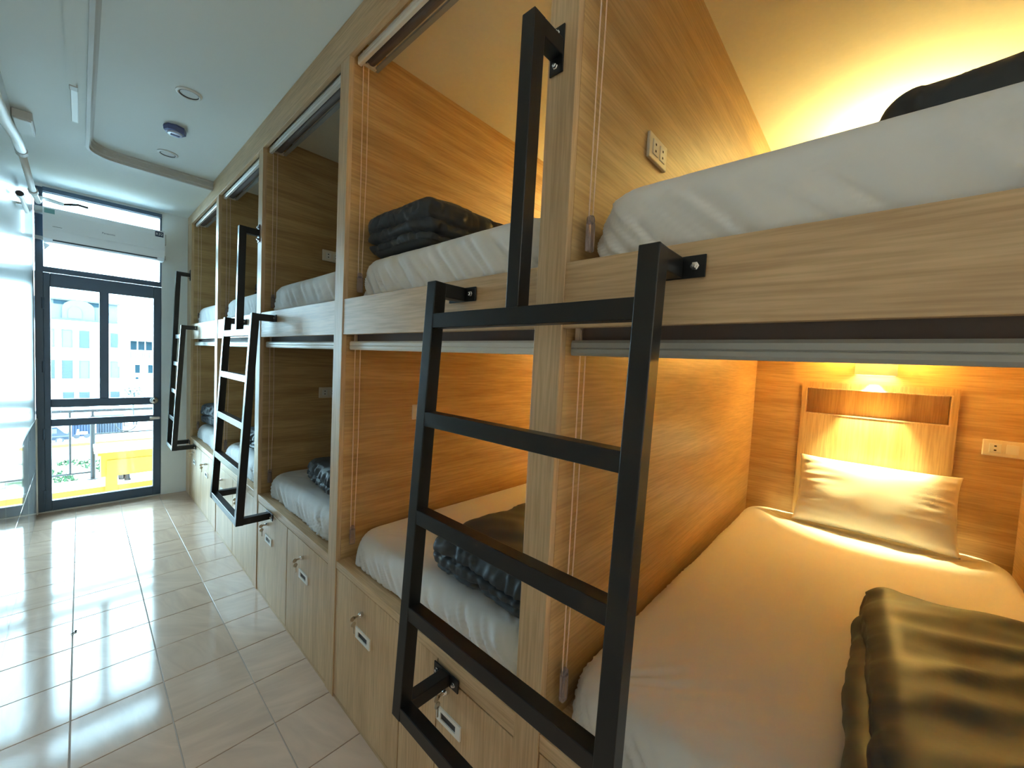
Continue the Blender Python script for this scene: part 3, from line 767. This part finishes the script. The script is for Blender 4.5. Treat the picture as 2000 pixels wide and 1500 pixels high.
def make_pillow():
    W, Hh, Tt = .575, .345, .135
    nx, ny = 60, 44; bm = BM(); front, back = {}, {}
    for i in range(nx+1):
        for j in range(ny+1):
            u, v = 2*i/nx-1, 2*j/ny-1
            ex, ey = 1-abs(u)**2.6, 1-abs(v)**2.6
            th = Tt/2*max(0, ex*ey)**.42
            # sides pull in between the corners
            pull = 1-.055*(1-abs(u)**3)*abs(v)**6; pullx = 1-.05*(1-abs(v)**3)*abs(u)**6
            xx, yy_ = u*W/2*pullx, v*Hh/2*pull
            wr = .010*nz(u*1.5, v*9, 5)*abs(u)**3 + .006*nz(u*3, v*22, 8)*abs(u)**4 + .004*nz(u*2.2, v*2.2, 1)
            b = th + wr*(1 if th > .002 else 0)
            front[i, j] = bm.verts.new((xx, yy_, max(b, 0)))
            edge = i in (0, nx) or j in (0, ny)
            back[i, j] = front[i, j] if edge else bm.verts.new((xx, yy_, -th*.9))
    for i in range(nx):
        for j in range(ny):
            bm.faces.new((front[i, j], front[i+1, j], front[i+1, j+1], front[i, j+1]))
            q = (back[i, j], back[i, j+1], back[i+1, j+1], back[i+1, j])
            if len(set(q)) == 4:
                try: bm.faces.new(q)
                except ValueError: pass
    me = bpy.data.meshes.new('pillow'); bmesh.ops.recalc_face_normals(bm, faces=bm.faces[:]); bm.to_mesh(me); bm.free()
    for f in me.polygons: f.use_smooth = True
    me.materials.append(MATS['pillow_cotton'])
    o = bpy.data.objects.new('pillow', me); COL.objects.link(o)
    # local x -> -y (image right), local y -> up, leaning back; local z -> towards the foot of the bed
    lean = R(23)
    X = Vector((0, -1, 0)); Yv = Vector((math.sin(lean), 0, math.cos(lean))); Zv = X.cross(Yv)
    o.matrix_world = Matrix.Translation((1.795, -.025, ZLT+.160)) @ Matrix((X, Yv, Zv)).transposed().to_4x4()
    tag(o, 'white pillow leaning on the headboard of the nearest lower bunk', 'pillow')
make_pillow()

# ------------------------------------------------------------------ sockets
def socket_plate(label, c, facing, kinds):
    """facing '-y': on a partition, '-x': on the back wall"""
    t = thing('wall_socket', label, 'socket', c, 'wall sockets in the bunks')
    if facing == '-y': M_ = lambda u, v, d: Vector((c[0]+u, c[1]-d, c[2]+v))
    else: M_ = lambda u, v, d: Vector((c[0]-d, c[1]-u, c[2]+v))
    def slab(u0, u1, v0, v1, d0, d1, bev=0):
        a, b = M_(u0, v0, d0), M_(u1, v1, d1)
        return bx(min(a.x, b.x), max(a.x, b.x), min(a.y, b.y), max(a.y, b.y), min(a.z, b.z), max(a.z, b.z), bev=bev)
    obj('cover_plate', slab(-.060, .060, -.035, .035, .0002, .010, .003), 'plastic_cream', t)
    for i, kd in enumerate(kinds):
        u = -.024 + i*.048
        ins = obj('outlet_insert' if kd == 'o' else 'rocker_switch', slab(u-.017, u+.017, -.020, .020, .010, .0125, .001), 'plastic_white', t)
        if kd == 'o':
            for v in (-.009, .009): obj('pin_hole', slab(u-.0035, u+.0035, v-.003, v+.003, .0122, .0128), 'hole', ins)
    return t
socket_plate('cream double socket on the partition above the nearest upper mattress', (.412, p[1]-.0002, 2.068), '-y', 'oo')
socket_plate('cream socket plate on the partition of the third upper bunk', (.400, p[3]-.0002, 2.080), '-y', 'oo')
socket_plate('cream socket plate on the partition of the third lower bunk', (.400, p[3]-.0002, 1.190), '-y', 'oo')
socket_plate('cream socket plate half hidden behind the nearest ladder in the second lower bunk', (.400, p[2]-.0002, 1.190), '-y', 'oo')
socket_plate('cream socket and switch plate on the back wall right of the pillow', (D-.0002, -.428, 1.180), '-x', 'os')

# ------------------------------------------------------------------ ladders
SW = .036
def stx(z): return -.088 - (1.64-z)/1.13*.060
def ladder(yc, label, half=False):
    t = thing('bunk_ladder', label, 'ladder', (-.12, yc, .5), 'black steel bunk ladders')
    hw = .287
    ys = [yc-hw] + ([yc] if half else [yc+hw])
    zt, zb_ = 1.640, .509
    def bracket(y, z, horizontal, par):
        """flat plate with two bolts on the bunk front"""
        if horizontal: b = bx(-.0045, -.0003, y-.055, y+.055, z-.019, z+.019, bev=.001); sp = [(y-.038, z), (y+.038, z)]
        else: b = bx(-.0045, -.0003, y-.018, y+.018, z-.050, z+.050, bev=.001); sp = [(y, z-.034), (y, z+.034)]
        pl = obj('mounting_plate', b, 'black_steel', par)
        for yy_, zz in sp:
            bm = lathe(BM(), [(.0075, -.0045), (.0075, -.007), (.0055, -.0075), (.0055, -.012), (.003, -.0135)], (0, yy_, zz), 'x', 6); bm2 = bm
            bo = obj('bolt', bm2, 'chrome', par)
    for i, y in enumerate(ys):
        if half and i == 1:
            obj('stile', bar(BM(), (stx(zb_), y, zb_), (-.088, y, 2.150), SW, SW), 'black_steel', t)
        else:
            obj('stile', bar(BM(), (stx(zb_), y, zb_), (stx(zt), y, zt), SW, SW), 'black_steel', t)
            a = obj('top_arm', bx(stx(zt)+SW/2-.004, -.004, y-SW/2, y+SW/2, zt-.037, zt-.001, bev=.002), 'black_steel', t)
            bracket(y, zt-.019, True, a)
        a = obj('bottom_arm', bx(stx(zb_)+SW/2-.004, -.004, y-SW/2, y+SW/2, zb_+.001, zb_+.037, bev=.002), 'black_steel', t)
        bracket(y, zb_+.019, True, a)
    if not half:
        z0 = 1.556
        obj('handle_post', bar(BM(), (stx(z0)+.000, yc, z0), (-.084, yc, 2.150), SW-.002, SW), 'black_steel', t)
    a = obj('handle_arm', bx(-.072, -.004, yc-SW/2+.001, yc+SW/2-.001, 2.113, 2.149, bev=.002), 'black_steel', t)
    bracket(yc, 2.130, False, a)
    for z in (1.539, 1.289, 1.038, .789, .528):
        x = stx(z)
        obj('rung', bx(x-SW/2+.001, x+SW/2-.001, ys[0]+SW/2-.002, ys[-1]-SW/2+.002, z-.0185, z+.0185, bev=.002), 'black_steel', t)
LC = P1 + .051
ladder(LC, 'large black square-tube steel ladder nearest the camera')
ladder(LC+2*PITCH, 'black square-tube steel ladder in the middle, between third and fourth bays')
ladder(LC+4*PITCH, 'narrow black steel ladder farthest away, beside the glass door', half=True)

# ------------------------------------------------------------------ balcony
we = struct('wall_exterior', bx(-12, XL-.16, YF+.02, YF+.12, ZG0, 9), 'facade_white')
obj('wall_beside', bx(-.19+D+.3, 12, YF+.02, YF+.12, ZG0, 9), 'facade_white', we)
obj('wall_above', bx(XL-.16, -.19+D+.3, YF+.02, YF+.12, ZC+.13, 9), 'facade_white', we)
obj('wall_below', bx(XL-.16, -.19+D+.3, YF+.02, YF+.12, ZG0, -.31), 'facade_white', we)
struct('added_shade_slab', bx(XL-3, 4, YF+.125, 6.15, 2.96, 3.10), 'facade_white')  # unseen slab, added to keep sky light off the parapet
struct('balcony_slab', bx(XL-1.5, 1.5, YF+.10, 6.12, -.30, -.12), 'balcony_floor')
kb = thing('balcony_kerb', 'low yellow and white kerb along the balcony edge outside the door', 'kerb', (-.5, 5.95, -.12))
obj('kerb_body', bx(XL-1.5, 1.5, 5.80, 6.10, -.12, -.035), 'yellow_paint', kb)
obj('kerb_top', bx(XL-1.5, 1.5, 5.79, 6.11, -.035, -.015), 'kerb_white', kb)
pb = thing('yellow_parapet', 'yellow parapet beam with white top seen through the glass door', 'parapet', (-.2, 5.8, -.12))
obj('beam', bx(-.577, 1.5, 5.74, 6.02, .075, .30), 'yellow_paint', pb)
obj('beam_panel', bx(-.535, 1.5, 5.725, 5.74, .085, .245), 'yellow_paint', pb)
obj('cornice', bx(-.60, 1.5, 5.71, 6.05, .30, .335), 'yellow_paint', pb)
obj('cap', bx(-.625, 1.5, 5.69, 6.08, .335, .365), 'cap_white', pb)
obj('pier', bx(-.545, -.455, 5.74, 5.795, -.12, .075), 'yellow_paint', pb)
rl = thing('balcony_railing', 'grey steel balcony railing with a ring ornament outside the door', 'railing', (-.62, 6.10, -.02))
obj('handrail', tube(BM(), [(-2.4, 6.10, .722), (1.5, 6.10, .722)], .016, 12), 'rail_steel', rl, smooth=True)
obj('lower_rail', tube(BM(), [(-2.4, 6.10, .062), (-.632, 6.10, .062)], .010, 10), 'rail_steel', rl)
obj('middle_rail', tube(BM(), [(-.632, 6.10, .468), (1.5, 6.10, .468)], .008, 10), 'rail_steel', rl)
po = obj('post', tube(BM(), [(-.628, 6.10, -.015), (-.628, 6.10, .67)], .020, 14), 'rail_steel', rl)
obj('post_flange', lathe(BM(), [(.045, -.0148), (.045, -.008), (.022, -.002)], (-.628, 6.10, 0), 'z', 20), 'rail_steel', rl)
obj('post_neck', tube(BM(), [(-.628, 6.10, .67), (-.628, 6.10, .708)], .010, 10), 'rail_steel', rl)
for x_ in (-.790, -1.1, -1.4): obj('baluster', tube(BM(), [(x_, 6.10, .062), (x_, 6.10, .710)], .010, 10), 'rail_steel', rl)
ringb = BM(); tube(ringb, [(-.372+.085*math.cos(a), 6.10, .565+.085*math.sin(a)) for a in [2*math.pi*q/28 for q in range(29)]], .006, 8); obj('ring_ornament', ringb, 'rail_steel', rl)
lb = BM(); box(lb, -.392, -.384, 6.095, 6.105, .535, .60); box(lb, -.392, -.345, 6.095, 6.105, .535, .543); obj('ring_infill', lb, 'rail_steel', rl)
for i, x_ in enumerate((-.425, -.375)):
    sh = thing('shoe', f'dark shoe {"on the left" if i == 0 else "on the right"} of the pair under the yellow parapet', 'shoe', (x_, 5.93, -.015), 'pair of shoes on the balcony kerb')
    def sfn(q, n): return .006*nz(q.x*20+i, q.y*12, q.z*20)
    obj('upper', soft_box(BM(), (x_, 5.93, .035), (.022, .085, .042), .022, (10, 16, 10), sfn), 'rubber', sh, smooth=True)
    obj('sole', bx(x_-.024, x_+.024, 5.84, 6.02, -.0148, .000, bev=.004), 'moto_white' if i == 0 else 'rubber', sh)

# ------------------------------------------------------------------ street far below and buildings across
ZG = -9.71
gr = struct('ground', bx(-60, 60, 10, 140, ZG-.5, ZG), 'asphalt')
ea = struct('verge', bx(-30, 30, 34, 62.4, ZG, ZG+.03), 'earth')
random.seed(11)
gb = BM()
for i in range(2600):
    y_ = random.uniform(36, 56); x_ = random.uniform(-5.5, 3)
    if nz(x_*.55+3, y_*.22, 0) < -.12 - (52-y_)*.012 + .1: continue
    h_ = random.uniform(.12, .45); w_ = random.uniform(.03, .09); a = random.uniform(0, 6.28)
    dx, dy = math.cos(a)*w_, math.sin(a)*w_
    v = [gb.verts.new((x_-dx, y_-dy, ZG+.03)), gb.verts.new((x_+dx, y_+dy, ZG+.03)), gb.verts.new((x_+random.uniform(-.15, .15), y_+random.uniform(-.15, .15), ZG+.03+h_))]
    gb.faces.new(v)
    for q in range(2):
        a2 = a+1+q; v2 = [gb.verts.new((x_-math.cos(a2)*w_, y_-math.sin(a2)*w_, ZG+.03)), gb.verts.new((x_+math.cos(a2)*w_, y_+math.sin(a2)*w_, ZG+.03)), gb.verts.new((x_+random.uniform(-.3, .3), y_+random.uniform(-.3, .3), ZG+.03+h_*.8))]
        gb.faces.new(v2)
go = obj('grass_tufts', gb, 'grass'); tag(go, 'patchy green grass on the verge below the balcony', 'grass', kind='stuff')
yk = thing('street_kerb', 'yellow and white painted kerb wall along the street below', 'kerb', (0, 63, ZG))
obj('kerb_wall', bx(-30, 30, 62.4, 63.0, ZG, ZG+.35), 'yellow_paint', yk)
obj('kerb_cap', bx(-30, 30, 62.4, 63.4, ZG+.35, ZG+.42), 'kerb_white', yk)
def building(name, label, x0, x1, yb, z1):
    t = thing(name, label, 'building', ((x0+x1)/2, yb, ZG))
    obj('wall', bx(x0, x1, yb, yb+10, ZG, z1), 'facade_white', t)
    return t
YBD = 80
b1 = building('apartment_building', 'white building across the street with arched attic and shuttered windows', -14, 3.6, YBD, 4.45)
obj('attic_wall', bx(-14, 2.9, YBD+.5, YBD+9, 4.45, 7.0), 'facade_stone', b1)
obj('cornice', bx(-14.2, 3.9, YBD-.35, YBD+.6, 4.30, 4.55), 'trim_grey', b1)
obj('upper_cornice', bx(-14.2, 3.1, YBD+.2, YBD+.6, 6.95, 7.15), 'trim_grey', b1)
obj('roof_terrace', bx(-14, 2.2, YBD+2, YBD+9, 7.15, 7.7), 'facade_white', b1)
# arched gable
pts = [(-2.35, 4.55), (.62, 4.55), (.62, 6.0)] + [(-.86+1.48*math.cos(a), 6.0+1.1*math.sin(a)) for a in [math.pi*q/16 for q in range(1, 16)]] + [(-2.35, 6.0)]
ag = obj('arched_gable', extrude_poly(BM(), [(x_, YBD+.1, z_) for x_, z_ in pts], (0, .4, 0)), 'facade_stone', b1)
pts = [(-1.82, 4.6), (-.56+.0, 4.6), (-.56, 5.45)] + [(-1.19+.63*math.cos(a), 5.45+.72*math.sin(a)) for a in [math.pi*q/14 for q in range(1, 14)]] + [(-1.82, 5.45)]
obj('arched_window', extrude_poly(BM(), [(x_, YBD+.02, z_) for x_, z_ in pts], (0, .08, 0)), 'shutter_pale', ag)
for x0, x1 in ((-3.10, -1.95), (.0, 1.3)): obj('terrace_window', bx(x0, x1, YBD+.4, YBD+.52, 6.45, 7.05), 'window_glass', b1)
def far_window(b, x0, x1, z0, z1, style, yb=YBD):
    fr_ = obj('window_frame', plate_with_hole(BM(), x0, x1, z0, z1, x0+.08, x1-.08, z0+.08, z1-.08, yb-.10, yb-.001, lambda u, v, d: Vector((u, d, v))), 'trim_grey', b)
    obj('window_pane', bx(x0+.08, x1-.08, yb-.05, yb-.03, z0+.08, z1-.08), {'slat': 'shutter_pale', 'pale': 'shutter_pale', 'glass': 'window_glass'}[style], fr_)
    if style == 'slat':
        n = int((z1-z0)/.2)
        for q in range(n):
            zz = z0+.12+q*(z1-z0-.24)/n; obj('shutter_slat', bx(x0+.10, x1-.10, yb-.09, yb-.05, zz, zz+.12), 'shutter_teal', fr_)
    obj('window_sill', bx(x0-.1, x1+.1, yb-.18, yb-.001, z0-.08, z0), 'facade_white', fr_)
for x0, x1, z0, z1, st_ in ((-2.43, -1.41, .64, 3.1, 'pale'), (-.86, .15, .64, 3.1, 'slat'), (2.12, 3.1, .9, 3.0, 'slat'),
                           (-2.43, -1.41, -3.55, -1.0, 'slat'), (-.86, .15, -3.55, -1.0, 'pale'), (2.12, 3.1, -3.4, -1.0, 'pale'),
                           (-2.35, -1.3, -7.4, -5.3, 'slat'), (-.88, .15, -7.4, -5.3, 'slat'), (2.12, 3.1, -7.4, -5.3, 'slat'),
                           (-4.0, -3.0, .64, 3.1, 'pale'), (-4.0, -3.0, -3.55, -1.0, 'slat')):
    far_window(b1, x0, x1, z0, z1, st_)
b2 = building('house', 'white house across the street with dark red awning over its balcony', 3.75, 12, YBD+1.5, 3.3)
obj('awning', extrude_poly(BM(), [(3.95, YBD+.4, 2.15), (3.95, YBD+1.5, 3.15), (3.95, YBD+1.5, 2.95), (3.95, YBD+.5, 2.10)], (6, 0, 0)), 'awning_red', b2)
for q in range(4): far_window(b2, 4.25+q*.85, 5.0+q*.85, .7, 2.05, 'glass', YBD+1.5)
bl = obj('balcony', bx(4.1, 10, YBD+.3, YBD+1.5, -.62, -.45), 'facade_white', b2)
obj('balcony_handrail', bx(4.1, 10, YBD+.3, YBD+.36, .45, .52), 'facade_white', bl)
for q in range(16): obj('baluster', bx(4.2+q*.25, 4.32+q*.25, YBD+.3, YBD+.36, -.45, .45), 'facade_stone', bl)
far_window(b2, 4.75, 5.35, -2.75, -1.45, 'glass', YBD+1.5)
far_window(b2, 6.2, 6.9, -2.75, -1.45, 'glass', YBD+1.5)
acb = obj('air_conditioner_box', bx(4.7, 5.7, YBD+1.1, YBD+1.5, -3.75, -3.2), 'facade_white', b2)
obj('fan_grille', lathe(BM(), [(.2, 0), (.18, -.02)], (4.98, YBD+1.1, -3.47), 'y', 16), 'window_glass', acb)
# street level things
def van():
    t = thing('van', 'dark blue van parked behind the yellow street kerb', 'van', (-3.6, 66, ZG))
    pr_ = [(-5.6, .35), (-5.6, 1.2), (-5.2, 1.75), (-2.5, 1.8), (-1.95, 1.1), (-1.62, .95), (-1.58, .35)]
    obj('body', extrude_poly(BM(), [(x_, 65.2, ZG+z_) for x_, z_ in pr_], (0, 1.7, 0)), 'van_blue', t)
    obj('window_band', bx(-5.2, -2.5, 65.15, 65.2, ZG+1.12, ZG+1.6), 'shutter_pale', t)
    obj('trim_strip', bx(-5.6, -1.6, 65.15, 65.2, ZG+.72, ZG+.82), 'shutter_pale', t)
    for x_ in (-4.8, -2.3):
        w = obj('wheel', lathe(BM(), [(.33, 0), (.33, .2)], (x_, 65.1, ZG+.33), 'y', 20), 'rubber', t)
        obj('hub_cap', lathe(BM(), [(.18, -.02), (.15, -.03)], (x_, 65.1, ZG+.33), 'y', 14), 'moto_white', w)
van()
def stall(name, label, x0, x1, yb, h, mat, strip):
    t = thing(name, label, 'stall', ((x0+x1)/2, yb, ZG))
    n = max(3, int((x1-x0)/.22))
    for q in range(n):
        a, b = x0+(x1-x0)*q/n, x0+(x1-x0)*(q+1)/n
        obj('curtain_fold', extrude_poly(BM(), [(a, yb, ZG), (b, yb, ZG), (b-.02, yb-.07, ZG), ((a+b)/2, yb-.10, ZG), (a+.02, yb-.07, ZG)], (0, 0, h)), mat, t)
    obj('roof_edge', bx(x0-.1, x1+.1, yb-.6, yb+.5, ZG+h, ZG+h+.12), strip, t)
    for x_ in (x0-.05, x1+.05): obj('post', bx(x_-.05, x_+.05, yb-.15, yb-.05, ZG, ZG+h), 'facade_white', t)
stall('market_stall', 'bright blue curtained stall front behind the white motorbike', -1.45, .15, 69, 1.9, 'tarp_blue', 'trim_grey')
stall('shop_front', 'grey-blue shop front right of the balcony post across the street', .55, 2.9, 70, 2.2, 'van_blue', 'tarp_blue')
mt = thing('motorbike', 'white motorbike parked in front of the blue stall', 'motorbike', (-.7, 67.5, ZG))
for x_ in (-1.05, -.25): obj('wheel', lathe(BM(), [(.27, -.05), (.27, .05)], (x_, 67.5, ZG+.27), 'y', 18), 'rubber', mt)
obj('body', soft_box(BM(), (-.62, 67.5, ZG+.62), (.45, .14, .16), .12, (14, 8, 8), lambda q, n: .02*nz(q.x*4, q.y*4, q.z*4)), 'moto_white', mt, smooth=True)
obj('fairing', extrude_poly(BM(), [(-1.1, 67.42, ZG+.45), (-.9, 67.42, ZG+.5), (-.85, 67.42, ZG+1.05), (-1.0, 67.42, ZG+1.08)], (0, .16, 0)), 'moto_white', mt)
obj('handlebar', tube(BM(), [(-.95, 67.2, ZG+1.1), (-.92, 67.5, ZG+1.08), (-.95, 67.8, ZG+1.1)], .02, 8), 'rubber', mt)
def tree():
    t = thing('street_tree', 'small dark leafy tree standing before the white house', 'tree', (4.3, 76, ZG))
    obj('trunk', tube(BM(), [(4.3, 76, ZG), (4.25, 76, ZG+2.5), (4.35, 76, ZG+4.6)], .10, 10), 'rubber', t)
    random.seed(5); lb_ = BM()
    for q in range(420):
        c = Vector((4.3+random.gauss(0, .65), 76+random.gauss(0, .5), ZG+4.6+random.gauss(0, .55)))
        a, b = Vector((random.gauss(0, 1), random.gauss(0, 1), random.gauss(0, 1))).normalized()*.14, Vector((random.gauss(0, 1), random.gauss(0, 1), random.gauss(0, 1))).normalized()*.07
        lb_.faces.new([lb_.verts.new(c+a), lb_.verts.new(c+b), lb_.verts.new(c-a), lb_.verts.new(c-b)])
    f_ = obj('foliage', lb_, 'leaf', t); f_['kind'] = 'stuff'
tree()
for i, (za, zb2) in enumerate(((-5.9, -5.0), (-6.6, -5.2))):
    cbm = BM(); tube(cbm, [(-4+q*.9, 72, za + (zb2-za)*q/10 - .35*math.sin(math.pi*q/10)) for q in range(11)], .025, 6)
    co = obj('overhead_cable', cbm, 'cable_black'); tag(co, ('upper' if i == 0 else 'lower') + ' of two thin overhead cables crossing before the white building', 'cable', 'overhead street cables')
